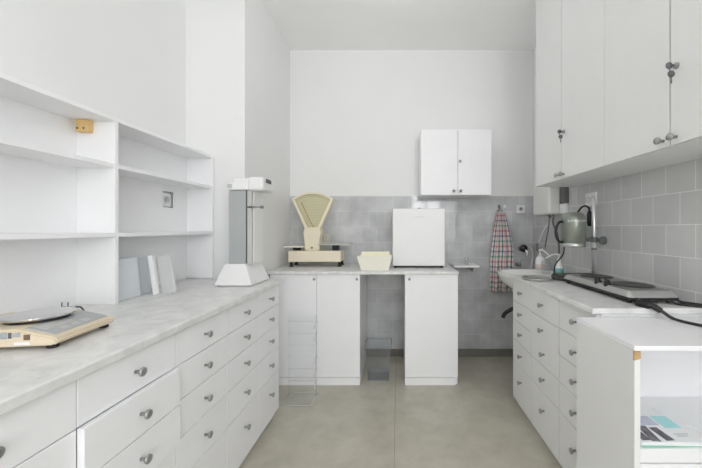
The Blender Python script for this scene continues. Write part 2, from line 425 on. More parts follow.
for yy in (-.088, .095):
    for xx in (-.14, .118):
        obj('foot', lath([(.012, 0), (.014, .004), (.013, .0125)], 16, at=(xx, yy, 0)), 'rubber', t)
obj('pan_support', lath([(.07, .060), (.07, .065), (.03, .0665)], 32, at=(.002, .006, 0)), 'black', t)
obj('weighing_pan', lath([(0, .067), (.072, .066), (.081, .070), (.084, .074), (.084, .076), (.080, .0765), (0, .0745)], 56, at=(.002, .006, 0)), 'chrome', t, label='round polished steel pan')
obj('rating_label', box(-.030, .028, -.1142, -.1128, .036, .054), 'sticker', t)
obj('green_sticker', box(.031, .039, -.1143, -.1128, .037, .053), 'dgrey', t)
obj('rating_label', box(.042, .060, -.1142, -.1128, .040, .052), 'sticker', t)
obj('vent', box(.068, .083, -.1142, -.1128, .031, .046), 'brownv', t)
obj('paper_label', box(.045, .083, -.1142, -.1128, .018, .026), 'white', t)
p = thing('power_plug', 'small dark plug with two upright pins behind the bench scale', 'plug', (-1.385, 1.31, .902))
obj('plug_body', box(-.022, .022, -.014, .014, 0, .014, bev=.004), 'black', p)
for sx in (-.013, .013): obj('pin', lath([(.0024, .013), (.0024, .032), (.0012, .034)], 10, at=(sx, 0, 0)), 'steel', p)
obj('cable', tub([(.02, 0, .008), (.05, .01, .012), (.075, .0, .003), (.10, -.03, .003), (.12, -.12, .003), (.115, -.16, .003)], .003), 'black', p)

# ------------------------------------------------------------------ tall white column instrument
t = thing('column_instrument', 'tall white and grey column instrument with wedge base at the worktop corner', 'instrument', (-.972, 1.985, .902))
bm = bmesh.new()
b0 = [(-.113, -.132, .004), (.112, -.132, .004), (.112, .135, .004), (-.078, .135, .004)]
b1 = [(-.075, -.085, .125), (.050, -.085, .125), (.050, .125, .125), (-.070, .125, .125)]
A = [bm.verts.new(q) for q in b0]; B = [bm.verts.new(q) for q in b1]
bm.faces.new(A); bm.faces.new(B)
for i in range(4): bm.faces.new((A[i], A[(i+1) % 4], B[(i+1) % 4], B[i]))
bmesh.ops.recalc_face_normals(bm, faces=bm.faces)
bmesh.ops.bevel(bm, geom=list(bm.edges), offset=.003, segments=2, affect='EDGES')
obj('base', bm, 'white', t)
for sx, sy in ((-.09, -.11), (.09, -.11), (.09, .11), (-.06, .11)):
    obj('foot', lath([(.01, 0), (.01, .006)], 12, at=(sx, sy, 0)), 'rubber', t)
obj('column', box(-.065, .038, -.055, .105, .124, .575, bev=.002), 'grey_panel', t, label='grey column')
obj('guide_rail', box(.0385, .046, -.047, .105, .124, .575), 'dgrey', t, label='dark guide slot')
obj('rail_cover', box(.0465, .074, -.052, -.03, .124, .575, bev=.002), 'lgrey', t)
obj('side_cover', box(.0465, .078, -.0295, .105, .124, .575, bev=.002), 'white', t)
bm = bmesh.new()
bx(bm, -.065, .06, -.07, .105, .577, .622, bev=.004)
pl = []
bx(bm, .055, .152, -.075, .105, .572, .658, bev=.018, seg=4)
bx(bm, -.04, .08, -.06, .10, .60, .65, bev=.012, seg=3)
hd = obj('head', bm, 'white', t)
obj('lock_clip', box(-.063, -.036, -.078, -.068, .588, .612, bev=.002), 'lgrey', hd)
obj('port', box(.1518, .156, -.03, .045, .625, .650, bev=.001), 'dgrey', hd)
bm = tub([(.05, -.056, .472), (.142, -.056, .472)], .0045, smooth=False)
lathe(bm, [(.009, 0), (.009, .016)], 14, at=(.132, -.056, .472), axis='X')
lathe(bm, [(.008, 0), (.008, .018)], 14, at=(.074, -.056, .472), axis='X')
obj('clamp_arm', bm, 'steel', t)

# ------------------------------------------------------------------ bench along the back wall
o = obj('worktop', box(-1.052, .479, 2.478, D-.008, .881, .905, bev=.004), 'marble')
tag(o, 'pale worktop of the back bench under the small white fridge', 'worktop')
def door_lock(x, z, y): return lath([(.011, 0), (.011, -.005), (.008, -.008), (0, -.0082)], 16, at=(x, y, z), axis='Y')
t = thing('base_cabinet', 'white double-door base cabinet under the cream dial balance', 'cabinet', (-.616, 2.5, 0), group='base cabinets under the back bench')
obj('carcass', box(-.40, .314, .019, .56, .0, .88), 'lam2', t)
obj('plinth', box(-.40, .314, .001, .0185, 0, .058), 'lam', t)
for a, b, kx in ((-.40, -.0315, -.05), (-.0285, .314, .29)):
    d = obj('door', box(a, b, 0, .0185, .062, .879, bev=.0012), 'lam', t); obj('lock', door_lock(kx, .842, 0), 'knob', d)
t = thing('base_cabinet', 'narrow white single-door base cabinet under the small fridge', 'cabinet', (.266, 2.5, 0), group='base cabinets under the back bench')
obj('carcass', box(-.21, .209, .019, .56, 0, .88), 'lam2', t)
obj('plinth', box(-.21, .19, .001, .0185, 0, .058), 'lam', t)
d = obj('door', box(-.21, .209, 0, .0185, .062, .879, bev=.0012), 'lam', t); obj('lock', door_lock(-.175, .842, 0), 'knob', d)

# ------------------------------------------------------------------ dial balance
t = thing('dial_balance', 'cream fan-dial balance with two pans on the back bench', 'scale', (-.768, 2.78, .905))
bm = bmesh.new(); bx(bm, -.202, .262, 0, .20, .044, .142, bev=.006)
obj('body', bm, 'cream', t)
for sx in (-.185, .245):
    for sy in (.03, .17):
        bm = lath([(.02, 0), (.021, .006), (.012, .012), (.01, .046)], 16, at=(sx, sy, 0)); obj('foot', bm, 'black', t)
bm = bmesh.new()
prism(bm, [(-.062, .1425), (.066, .1425), (.066, .25), (.080, .30), (.068, .345), (-.066, .345), (-.078, .30), (-.07, .25)], .03, .15, 'Y')
bmesh.ops.bevel(bm, geom=list(bm.edges), offset=.005, segments=2, affect='EDGES')
cl = obj('column', bm, 'cream', t)
obj('lock', lath([(.008, 0), (.008, -.006), (0, -.0065)], 14, at=(0, .03, .168), axis='Y'), 'dgrey', cl)
def fan(hb, zb, ht, zc, zt, n=18):
    P = [(-hb, zb), (hb, zb)]
    for i in range(n+1):
        u = 1-2*i/n; P.append((ht*u, zc+(zt-zc)*(1-u*u)))
    return P
outer = fan(.066, .335, .186, .606, .668); inner = fan(.046, .350, .162, .602, .652)
bm = bmesh.new()
O0 = [bm.verts.new((p[0], .05, p[1])) for p in outer]; I0 = [bm.verts.new((p[0], .05, p[1])) for p in inner]
O1 = [bm.verts.new((p[0], .125, p[1])) for p in outer]; I1 = [bm.verts.new((p[0], .068, p[1])) for p in inner]
n = len(outer)
for i in range(n):
    j = (i+1) % n
    bm.faces.new((O0[i], O0[j], I0[j], I0[i])); bm.faces.new((I0[i], I0[j], I1[j], I1[i])); bm.faces.new((O0[j], O0[i], O1[i], O1[j]))
bm.faces.new(O1)
bmesh.ops.recalc_face_normals(bm, faces=bm.faces)
hs = obj('dial_housing', bm, 'cream', t)
bm = bmesh.new(); prism(bm, fan(.0455, .3505, .1615, .6015, .6515), .066, .0675, 'Y')
df = obj('dial_face', bm, 'dial', t, label='yellowed printed fan dial')
bm = bmesh.new()
for i in range(31):
    u = -1+2*i/30; x = .148*u; z = .595+.042*(1-u*u); L = .014 if i % 5 == 0 else .008
    dirv = Vector((x, 0, z-.17)).normalized()
    p1 = Vector((x, .0655, z)); p0 = p1-dirv*L; sd = Vector((dirv.z, 0, -dirv.x))*.0008
    bm.faces.new([bm.verts.new(q) for q in (p0-sd, p0+sd, p1+sd, p1-sd)])
obj('graduations', bm, 'dgrey', df)
obj('pointer', tub([(.0, .064, .355), (-.105, .064, .575)], .0035, 8, smooth=False), 'chip', df, label='brown pointer bar')
obj('pivot', lath([(.008, 0), (.008, -.006), (0, -.0065)], 12, at=(0, .066, .362), axis='Y'), 'chip', df)
for sx, z, x0, x1, nm in ((-1, .172, -.236, -.068, 0), (1, .192, .062, .345, 1)):
    bm = bmesh.new(); bx(bm, x0, x1, -.015, .20, z, z+.010, bev=.004)
    pn = obj('weighing_pan', bm, 'lgrey' if nm else 'basket', t)
    xm = x0*.5+x1*.5
    obj('pan_post', box(xm-.03, xm+.03, .06, .12, .1425, z, bev=.003), 'black', t)
bm = bmesh.new()
for k in range(4): tube(bm, [(.08+k*.014, .17, .2025), (.08+k*.014, .17, .29)], .0022, 6, smooth=False)
for k in range(4): tube(bm, [(.075, .17, .215+k*.023), (.127, .17, .215+k*.023)], .0022, 6, smooth=False)
obj('wire_guard', bm, 'cream', t)

# ------------------------------------------------------------------ cream basket with paper
t = thing('plastic_basket', 'cream plastic tray box on the back bench beside the fridge', 'basket', (-.189, 2.615, .905))
def tapered_box(w0, d0, w1, d1, z0, z1, th):
    bm = bmesh.new()
    def ring(w_, d_, z): return [bm.verts.new((sx*w_/2, sy*d_/2, z)) for sx, sy in ((-1, -1), (1, -1), (1, 1), (-1, 1))]
    r = [ring(w0, d0, z0), ring(w1, d1, z1), ring(w1-2*th, d1-2*th, z1), ring(w0-2*th, d0-2*th, z0+th)]
    for A, B in zip(r, r[1:]):
        for i in range(4): bm.faces.new((A[i], A[(i+1) % 4], B[(i+1) % 4], B[i]))
    bm.faces.new(r[0]); bm.faces.new(r[3]); bmesh.ops.recalc_face_normals(bm, faces=bm.faces)
    bmesh.ops.bevel(bm, geom=list(bm.edges), offset=th*.3, segments=2, affect='EDGES'); return bm
obj('tray', tapered_box(.226, .12, .283, .17, 0, .115, .004), 'basket', t)
o = obj('paper_stack', box(-.115, .118, -.03, .03, 0, .138, bev=.002), 'paper', None, (-.189, 2.63, .912)); o.rotation_euler = (math.radians(-6), 0, math.radians(1))
tag(o, 'pale yellow papers standing in the cream tray box', 'papers')

# ------------------------------------------------------------------ small fridge
t = thing('mini_fridge', 'small white box fridge on the back bench', 'fridge', (.179, 2.706, .905))
obj('cabinet', box(-.222, .222, .04, .355, .014, .505, bev=.006), 'white', t)
d = obj('door', box(-.226, .226, 0, .036, .018, .511, bev=.007, seg=3), 'white', t)
bm = bmesh.new()
for k in range(7): bx(bm, -.035+k*.0115, -.027+k*.0115, -.0006, .001, .437, .441)
obj('badge', bm, 'lgrey', d)
obj('hinge', box(-.008, .02, .006, .05, .511, .518, bev=.002), 'dgrey', t)
for sx in (-.2, .2):
    for sy in (.03, .33): obj('foot', lath([(.014, 0), (.014, .018)], 14, at=(sx, sy, 0)), 'black', t)
obj('base_strip', box(-.21, .20, .02, .34, .006, .0138), 'black', t)

# ------------------------------------------------------------------ white wall cabinet on the back wall
t = thing('wall_cabinet', 'white two-door wall cabinet hung above the small fridge', 'cabinet', (.514, 2.78, 1.54))
obj('carcass', box(-.311, .311, .0195, .294, 0, .578), 'lam2', t)
for a, b in ((-.311, .0125), (.0155, .311)):
    d = obj('door', box(a, b, 0, .0185, 0, .578, bev=.002), 'lam', t)
    kx = -.024 if a < 0 else .037
    obj('knob', lath([(.006, 0), (.005, -.012), (.013, -.016), (.013, -.022), (0, -.024)], 16, at=(kx, 0, .034), axis='Y'), 'knob', d)
    if a > 0: obj('lock', lath([(.012, 0), (.012, -.006), (.006, -.009), (0, -.0092)], 16, at=(.034, 0, .297), axis='Y'), 'knob', d)
t = thing('wall_ledge', 'small white wall ledge right of the back bench', 'shelf', (.63, D-.006, .889))
obj('board', box(-.12, .11, -.215, 0, 0, .018, bev=.003), 'white', t)
for sx in (-.08, .07): obj('bracket', box(sx-.004, sx+.004, -.16, 0, -.05, 0), 'lgrey', t)
gb = lath([(.018, 0), (.02, .004), (.02, .05), (.016, .065), (.017, .068)], 20); o = obj('small_glass', gb, 'clearb', None, (.645, 2.96, .907))
tag(o, 'small clear glass on the white wall ledge', 'glass')

# ------------------------------------------------------------------ waste basket, clear stand
t = thing('waste_basket', 'smoked clear waste basket between the back base cabinets', 'bin', (-.162, 2.64, 0))
bm = bmesh.new()
def rect_ring(bm, w_, d_, z): return [bm.verts.new((sx*w_/2, sy*d_/2, z)) for sx, sy in ((-1, -1), (1, -1), (1, 1), (-1, 1))]
A = rect_ring(bm, .165, .16, .004); B = rect_ring(bm, .204, .20, .287)
for i in range(4): bm.faces.new((A[i], A[(i+1) % 4], B[(i+1) % 4], B[i]))
bm.faces.new(A); obj('bucket', bm, 'smoke', t)
bm = bmesh.new()
for z, w_, d_, r in ((.287, .21, .202, .005), (.006, .165, .16, .004)):
    q = [(-w_/2, -d_/2, z), (w_/2, -d_/2, z), (w_/2, d_/2, z), (-w_/2, d_/2, z), (-w_/2, -d_/2, z)]
    for a, b in zip(q, q[1:]): tube(bm, [a, b], r, 8, smooth=False)
obj('rim', bm, 'smokee', t)
obj('bottom_plate', box(-.08, .08, -.077, .077, .0045, .045), 'smoke', t)

t = thing('acrylic_stand', 'clear acrylic display stand on the floor by the left drawers', 'stand', (-.712, 2.30, 0))
obj('base_plate', box(-.105, .105, -.095, .085, 0, .005), 'acrylic', t)
obj('back_panel', box(-.10, .10, .07, .074, .005, .60), 'acrylic', t)
for sx in (-.1025, .0985): obj('side_panel', box(sx, sx+.004, .02, .0695, .005, .60), 'acrylic', t)
bm = bmesh.new()
q = [(-.105, -.095, .005), (.105, -.095, .005), (.105, .085, .005), (-.105, .085, .005), (-.105, -.095, .005)]
for a, b in zip(q, q[1:]): tube(bm, [a, b], .003, 6, smooth=False)
obj('base_edge', bm, 'acedge', t)
for k in range(6):
    z = .10+k*.088
    bm = bmesh.new(); bx(bm, -.0975, .0975, .0, .0695, z, z+.003)
    bmesh.ops.rotate(bm, verts=bm.verts, cent=(0, .0695, z), matrix=Matrix.Rotation(math.radians(-22), 3, 'X'))
    sh = obj('shelf', bm, 'acrylic', t)
    obj('bracket', tub([(.1005, -.002, z-.028), (.1005, .0, z-.015), (.1015, .03, z), (.1015, .066, z+.01)], .0032, 6, n=4), 'acedge', sh)

# ------------------------------------------------------------------ towel, socket, taps, sink
hk = thing('wall_hook', 'small steel hook high on the back wall holding the checked towel', 'hook', (.985, D-.006, 1.462))
obj('plate', lath([(.014, 0), (.014, -.004), (0, -.006)], 16, axis='Y'), 'steel', hk)
obj('prong', tub([(0, -.004, 0), (0, -.025, -.004), (0, -.036, -.018), (0, -.03, -.028), (0, -.022, -.022)], .0035), 'steel', hk)
h2 = thing('wall_hook', 'bare white hook on the back wall right of the towel', 'hook', (1.043, D-.006, 1.462))
obj('plate', box(-.014, .014, -.005, 0, -.016, .012, bev=.002), 'white', h2)
obj('prong', tub([(0, -.004, 0), (0, -.02, -.006), (0, -.028, -.002), (0, -.028, .012)], .004), 'white', h2)
bm = bmesh.new(); uvl = bm.loops.layers.uv.new('UVMap')
rows = 46; cols = 56; grid = []
for r in range(rows+1):
    v = r/rows; z = 1.444-.802*v
    left = -.005-.088*(min(1, v/.62)**.55); right = .006+.112*(min(1, v/.5)**.6)
    row = []
    for c in range(cols+1):
        u = c/cols; x = left+(right-left)*u
        amp = .004+.020*min(1, v*2.5)
        y = -.052+amp*math.sin(u*PI*5.2+v*1.2)+.006*math.sin(u*17+v*6)
        if v < .05: y = -.036+.012*math.sin(u*PI)
        row.append(bm.verts.new((x, y, z)))
    grid.append(row)
for r in range(rows):
    for c in range(cols):
        f = bm.faces.new((grid[r][c], grid[r+1][c], grid[r+1][c+1], grid[r][c+1])); f.smooth = True
        for lp, (cc, rr) in zip(f.loops, ((c, r), (c, r+1), (c+1, r+1), (c+1, r))): lp[uvl].uv = (cc/cols*1.6+rr/rows*.12, rr/rows*1.5)
o = obj('dish_towel', bm, 'towel', None, (.985, D, 0))
sm = o.modifiers.new('thick', 'SOLIDIFY'); sm.thickness = .003
tag(o, 'checked red, green and navy dish towel hanging on the back wall', 'towel')
s = thing('wall_socket', 'white square socket on the back wall tiles right of the towel', 'socket', (1.195, D-.006, 1.435))
obj('plate', box(-.041, .041, -.010, 0, -.041, .041, bev=.004), 'white', s)
obj('insert', lath([(.021, -.0105), (.021, -.0125), (.017, -.013), (.015, -.0105), (0, -.010)], 24, axis='Y'), 'lgrey', s)
obj('hole', lath([(.008, -.0108), (.007, -.0135), (0, -.014)], 12, axis='Y'), 'dgrey', s)

t = thing('wash_basin', 'white ceramic wash basin in the corner beyond the right worktop', 'sink', (1.312, 2.56, .885))
bm = bmesh.new()
prof = [(.30, -.150), (.62, -.135), (.90, -.075), (.985, -.025), (1.0, -.005), (.985, .0), (.93, -.002), (.88, -.015), (.78, -.085), (.45, -.115), (.10, -.118), (0.0, -.118)]
seg = 48; rings = []
for r_, z in prof:
    ring = []
    for i in range(seg):
        a = 2*PI*i/seg; ca, sa = math.cos(a), math.sin(a)
        X = -.235+.247*r_*math.copysign(abs(ca)**.75, ca); Y = .245*r_*math.copysign(abs(sa)**.75, sa)
        ring.append(bm.verts.new((min(X, 0), Y, z)))
    rings.append(ring)
for A, B in zip(rings, rings[1:]):
    for i in range(seg):
        f = bm.faces.new((A[i], A[(i+1) % seg], B[(i+1) % seg], B[i])); f.smooth = True
bm.faces.new(rings[0]); bmesh.ops.remove_doubles(bm, verts=bm.verts, dist=1e-5); bmesh.ops.recalc_face_normals(bm, faces=bm.faces)
obj('bowl', bm, 'ceramic', t)
obj('waste_hose', tub([(-.235, 0, -.149), (-.24, .0, -.22), (-.29, .02, -.275), (-.37, .04, -.305), (-.425, .05, -.345), (-.445, .05, -.38)], .016), 'black', t, label='black waste hose')
t = thing('wall_tap', 'chrome wall tap with dark handle above the basin on the back wall', 'tap', (1.20, D-.006, 1.055))
obj('flange', lath([(.032, 0), (.03, -.01), (.014, -.016), (.014, -.05)], 20, axis='Y'), 'chrome', t)
obj('handle', lath([(.018, -.05), (.035, -.055), (.036, -.075), (.02, -.085), (0, -.086)], 20, axis='Y'), 'black', t)
obj('lever', tub([(0, -.07, 0), (.02, -.085, -.03), (.025, -.088, -.07)], .008), 'chrome', t)
obj('spout', tub([(.0, -.045, .0), (.035, -.08, .02), (.05, -.14, -.02), (.02, -.22, -.08), (-.02, -.29, -.13), (-.04, -.31, -.165)], .0065), 'lgrey', t)
t = thing('angle_valve', 'small chrome angle valve low on the back wall left of the tap', 'valve', (1.165, D-.006, .90))
obj('flange', lath([(.024, 0), (.022, -.008), (.010, -.012), (.010, -.045)], 16, axis='Y'), 'chrome', t)
obj('handle', box(-.012, .012, -.065, -.045, -.02, .035, bev=.005), 'chrome', t)
t = thing('angle_valve', 'small chrome valve on the right wall below the water heater', 'valve', (XR-.006, 2.86, 1.055))
obj('flange', lath([(.022, 0), (.02, -.008), (.009, -.012), (.009, -.05)], 16, axis='X'), 'chrome', t)
obj('handle', box(-.06, -.042, -.012, .012, -.015, .06, bev=.005), 'steel', t)

# ------------------------------------------------------------------ water heater and fittings
t = thing('water_heater', 'small white water heater on the right wall above the basin', 'water heater', (XR-.006, 2.67, 1.36))
obj('case', box(-.108, 0, -.15, .15, 0, .40, bev=.02, seg=4), 'heater', t)
for sy, nm in ((-.105, 0), (-.04, 1)):
    obj('connector', lath([(.012, -.028), (.014, -.024), (.014, -.010), (.008, -.008), (.008, .002)], 14, at=(-.05, sy, 0)), 'steel', t)
obj('flexible_hose', tub([(-.05, -.105, -.028), (-.052, -.11, -.08), (-.03, -.13, -.16), (-.022, -.14, -.26), (-.02, -.14, -.36), (-.018, -.14, -.42)], .0075), 'dgrey', t)
obj('flexible_hose', tub([(-.05, -.04, -.028), (-.055, -.04, -.08), (-.05, .01, -.2), (-.045, .05, -.28)], .006), 'steel', t)
obj('thin_cord', tub([(-.07, .0, -.001), (-.05, -.04, -.05), (-.07, .02, -.13), (-.095, .06, -.24)], .0025), 'white', t)
o = obj('cable_trunking', box(XR-.036, XR-.0065, 2.42, 2.505, 1.44, 1.90, bev=.002), 'dgrey'); tag(o, 'grey vertical cable trunking on the wall beside the water heater', 'trunking')
s = thing('junction_box', 'white junction box at the foot of the grey trunking', 'box', (XR-.0065, 2.4625, 1.40))
obj('cover', box(-.03, 0, -.042, .042, -.038, .038, bev=.004), 'white', s)
obj('lid_screw', lath([(.004, -.0305), (.003, -.032), (0, -.0325)], 10, axis='X'), 'lgrey', s)
s = thing('wall_socket', 'white double socket plate on the right tiles above the black plug', 'socket', (XR-.006, 2.132, 1.44))
obj('plate', box(-.012, 0, -.058, .058, -.046, .046, bev=.004), 'white', s)
for sy in (-.027, .027): obj('insert', lath([(.02, -.0115), (.02, -.014), (.016, -.0145), (.014, -.012), (0, -.0115)], 20, at=(0, sy, 0), axis='X'), 'lgrey', s)

# bottles on the basin edge
def soap(label, x, y, z, h, r, lab, conical, yaw):
    t = thing('soap_bottle', label, 'bottle', (x, y, z), yaw)
    if conical: prof = [(r*.95, 0), (r, .006), (r*.8, h*.5), (r*.4, h*.92), (r*.35, h)]
    else: prof = [(r*.95, 0), (r, .006), (r, h*.75), (r*.75, h*.9), (r*.38, h)]
    obj('bottle_body', lath(prof, 24), 'white', t)
    lb = [(r*1.01, h*.14), (r*1.01 if not conical else r*.84, h*.5)]
    obj('paper_label', lath([(lb[0][0]-.003, lb[0][1])]+lb+[(lb[1][0]-.003, lb[1][1])], 24), lab, t)
    obj('pump', lath([(r*.4, h), (r*.4, h+.014), (.005, h+.016), (.005, h+.04), (.012, h+.042), (.012, h+.05)], 16), 'white', t)
    obj('nozzle', tub([(0, 0, h+.046), (.04, 0, h+.044), (.095, 0, h+.012)], .0055, 8), 'white', t)
soap('white pump bottle with pink label standing on the basin', 1.186, 2.63, .885, .13, .037, 'label', False, math.radians(-70))
soap('white cone-shaped pump bottle with teal label nearest the mixer', 1.226, 2.40, .885, .115, .036, 'tl', True, math.radians(160))
cb = lath([(.034, 0), (.036, .005), (.036, .085), (.03, .1), (.014, .108), (.014, .118)], 24); o = obj('clear_bottle', cb, 'clearb', None, (1.175, 2.50, .885))
tag(o, 'squat clear bottle between the two soap bottles', 'bottle')

# ------------------------------------------------------------------ upper cabinets on the right wall
def upper(label, y0, y1, seam, gap, ztop=2.93):
    t = thing('wall_cabinet', label, 'cabinet', (1.01, (y0+y1)/2, 1.548), 0, 'tall white wall cabinets on the right wall')
    ym = (y0+y1)/2
    obj('carcass', box(.0195, XR-.0065-1.01, y0-ym+.0005, y1-ym-.0005, 0, ztop-1.548), 'lam2', t)
    for a, b, sgn in ((y0, seam-gap/2, -1), (seam+gap/2, y1, 1)):
        d = obj('door', box(0, .0185, a-ym+.001, b-ym-.001, .001, ztop-1.548, bev=.0015), 'lamr', t)
        ky = seam-ym+sgn*.028
        obj('knob', lath([(.0055, 0), (.005, -.014), (.006, -.018), (.0125, -.02), (.0135, -.025), (.0125, -.029), (0, -.031)], 18, at=(0, ky, .027), axis='X'), 'knob', d)
        if sgn > 0: continue
        lz = .284; ly = seam-ym-.030
        bm = lath([(.011, 0), (.011, -.007), (.009, -.009), (0, -.0092)], 16, at=(0, ly, lz), axis='X')
        lk = obj('lock', bm, 'knob', d)
        bx(kb := bmesh.new(), -.020, -.0095, ly-.0012, ly+.0012, lz-.004, lz+.004)
        lathe(kb, [(.0125, -.0014), (.0125, .0014)], 18, at=(-.028, ly, lz), axis='Y')
        tube(kb, [(-.030, ly, lz-.010), (-.028, ly-.003, lz-.020)], .0015, 6, smooth=False)
        lathe(kb, [(.0125, -.0014), (.0125, .0014)], 18, at=(-.024, ly-.004, lz-.032), axis='Y')
        tube(kb, [(-.024, ly-.004, lz-.044), (-.023, ly-.004, lz-.066)], .0022, 6, smooth=False)
        obj('key', kb, 'dgrey', d)
    return t
upper('tall white wall cabinet over the basin end of the right worktop', 1.545, 2.311, 1.945, .003)
upper('tall white wall cabinet above the open cabinet, cut by the photo edge', .79, 1.5445, 1.171, .006)

# ------------------------------------------------------------------ laboratory mixer on its stand
t = thing('lab_mixer', 'grey-green stand mixer motor clamped on a steel pole by the right wall', 'mixer', (1.25, 2.01, .912))
bm = bmesh.new()
pts = []
for i in range(17):
    a = PI/2+PI*i/16; pts.append((-.175+.075*math.cos(a), .03+.075*math.sin(a)))
pts += [(.045, -.045), (.045, .105)]
prism(bm, pts, .004, .034, 'Z'); bmesh.ops.bevel(bm, geom=list(bm.edges), offset=.005, segments=2, affect='EDGES')
obj('stand_base', bm, 'burner', t)
obj('pole', lath([(.0125, .034), (.0125, .503), (.010, .506), (0, .506)], 20), 'polem', t, label='polished steel pole')
bm = lath([(.020, .243), (.022, .246), (.022, .272), (.020, .275)], 20)
bx(bm, -.062, -.015, -.014, .014, .247, .270, bev=.003)
tube(bm, [(.018, 0, .258), (.040, -.01, .258)], .006, 10, smooth=False)
cp = obj('clamp', bm, 'dgrey', t)
bm = bmesh.new(); lathe(bm, [(.010, 0), (.024, -.004), (.026, -.012), (.022, -.020), (.008, -.022), (0, -.022)], 18, at=(.045, -.008, .256), axis='Y')
obj('clamp_knob', bm, 'dgrey', cp)
obj('collar', lath([(.016, .195), (.016, .208)], 18), 'steel', t)
obj('bracket', box(-.068, -.024, -.02, .02, .276, .345, bev=.003), 'green', t)
MX = -.133; MR = .80
mo = obj('motor', lath([(r_*MR, z_) for r_, z_ in [(.062, .213), (.084, .216), (.0885, .222), (.0885, .238), (.0875, .240), (.090, .242), (.091, .38), (.089, .40), (.080, .414), (.074, .418), (.072, .428), (.03, .434), (0, .434)]], 48, at=(MX, 0, 0)), 'green', t)
obj('base_ring', lath([(.0875*MR, .214), (.0902*MR, .217), (.0902*MR, .239), (.0875*MR, .2405)], 48, at=(MX, 0, 0)), 'hotl', mo, label='bright metal band')
obj('handle', tub([(MX-.066, -.01, .375), (MX-.095, -.012, .37), (MX-.115, -.014, .33), (MX-.115, -.014, .285), (MX-.095, -.012, .25), (MX-.066, -.01, .245)], .0085), 'black', mo)
# lettering bent around the motor
fc = bpy.data.curves.new('lettering', 'FONT'); fc.body = 'emotion'; fc.size = .027; fc.space_character = 1.25; fc.align_x = 'CENTER'; fc.extrude = .0004
ft = bpy.data.objects.new('lettering', fc); C.objects.link(ft)
me = bpy.data.meshes.new_from_object(ft.evaluated_get(bpy.context.evaluated_depsgraph_get()))
bpy.data.objects.remove(ft)
for v in me.vertices:
    a = v.co.x/.0732; rr = .0745+v.co.z
    v.co = Vector((MX+rr*math.sin(a-.15), -rr*math.cos(a-.15), .372+v.co.y))
me.materials.append(M['white'])
lo = bpy.data.objects.new('lettering', me); C.objects.link(lo); lo.parent = mo
obj('motor_cord', tub([(MX+.03, .0, .432), (MX+.06, .02, .462), (MX+.10, .04, .478), (-.002, .05, .465), (.002, .05, .445)], .006), 'black', t)
obj('drive_cord', tub([(MX-.05, .01, .214), (MX-.055, .02, .16), (MX-.085, .05, .10), (MX-.075, .09, .04), (MX-.04, .13, .008), (.0, .14, .006)], .0045), 'black', t)
obj('cord_plug', lath([(.006, .343), (.013, .350), (.016, .37), (.016, .42), (.011, .44), (.007, .446)], 16, at=(.002, .05, 0)), 'black', t)

# ------------------------------------------------------------------ double hotplate
t = thing('hotplate', 'double electric hotplate in brushed steel on the right worktop', 'hotplate', (1.125, 1.66, .912))
HL, HW = .285, .112
bm = bmesh.new()
def hring(bm, l, w_, z, r=.02, n=5):
    V = []
    for cx, cy, a0 in ((w_-r, l-r, 0), (-w_+r, l-r, PI/2), (-w_+r, -l+r, PI), (w_-r, -l+r, 1.5*PI)):
        for k in range(n+1):
            a = a0+PI/2*k/n; V.append(bm.verts.new((cx+r*math.cos(a), cy+r*math.sin(a), z)))
    return V
R_ = [hring(bm, HL-.008, HW-.008, .012), hring(bm, HL, HW, .014), hring(bm, HL, HW, .026)]
for A, B in zip(R_, R_[1:]):
    for i in range(len(A)): bm.faces.new((A[i], A[(i+1) % len(A)], B[(i+1) % len(A)], B[i]))
bm.faces.new(list(reversed(R_[0]))); bm.faces.new(R_[-1]); bmesh.ops.recalc_face_normals(bm, faces=bm.faces)
obj('base_tray', bm, 'black', t)
bm = bmesh.new()
R_ = [hring(bm, HL-.002, HW-.002, .0262), hring(bm, HL-.002, HW-.002, .030), hring(bm, HL-.020, HW-.012, .0525), hring(bm, HL-.024, HW-.016, .0535)]
for A, B in zip(R_, R_[1:]):
    for i in range(len(A)): bm.faces.new((A[i], A[(i+1) % len(A)], B[(i+1) % len(A)], B[i]))
bm.faces.new(R_[-1]); bm.faces.new(list(reversed(R_[0]))); bmesh.ops.recalc_face_normals(bm, faces=bm.faces)
obj('top_cover', bm, 'hotrim', t, label='bright sloping steel rim')
bm = bmesh.new(); A = hring(bm, HL-.026, HW-.018, .0536); B = hring(bm, HL-.027, HW-.019, .0545)
for i in range(len(A)): bm.faces.new((A[i], A[(i+1) % len(A)], B[(i+1) % len(A)], B[i]))
bm.faces.new(B); bmesh.ops.recalc_face_normals(bm, faces=bm.faces)
obj('top_plate', bm, 'hot', t, label='dark steel top plate')
for cy, rr in ((.15, .078), (-.12, .088)):
    b = obj('burner', lath([(rr+.006, .0546), (rr+.006, .0555), (rr, .056), (rr, .0585), (rr-.006, .060), (.03, .0595), (.026, .058), (0, .058)], 44, at=(.014, cy, 0)), 'burner', t)
    obj('burner_ring', lath([(rr+.010, .0546), (rr+.010, .0555), (rr+.0065, .0560), (rr+.0065, .0546)], 44, at=(.014, cy, 0)), 'steel', b)
for cy in (-.03, -.105):
    kb = lath([(.019, 0), (.019, .006), (.015, .008), (.014, .022), (.011, .024), (0, .0245)], 20)
    bx(kb, -.0035, .0035, -.014, .014, .02, .03, bev=.001)
    bmesh.ops.rotate(kb, verts=kb.verts, cent=(0, 0, 0), matrix=Matrix.Rotation(math.radians(-14), 3, 'Y'))
    bmesh.ops.translate(kb, verts=kb.verts, vec=(-.088, cy, .050))
    obj('control_knob', kb, 'black', t)
for sx in (-.09, .085):
    for sy in (-.25, .25): obj('foot', lath([(.009, 0), (.011, .012)], 12, at=(sx, sy, 0)), 'black', t)
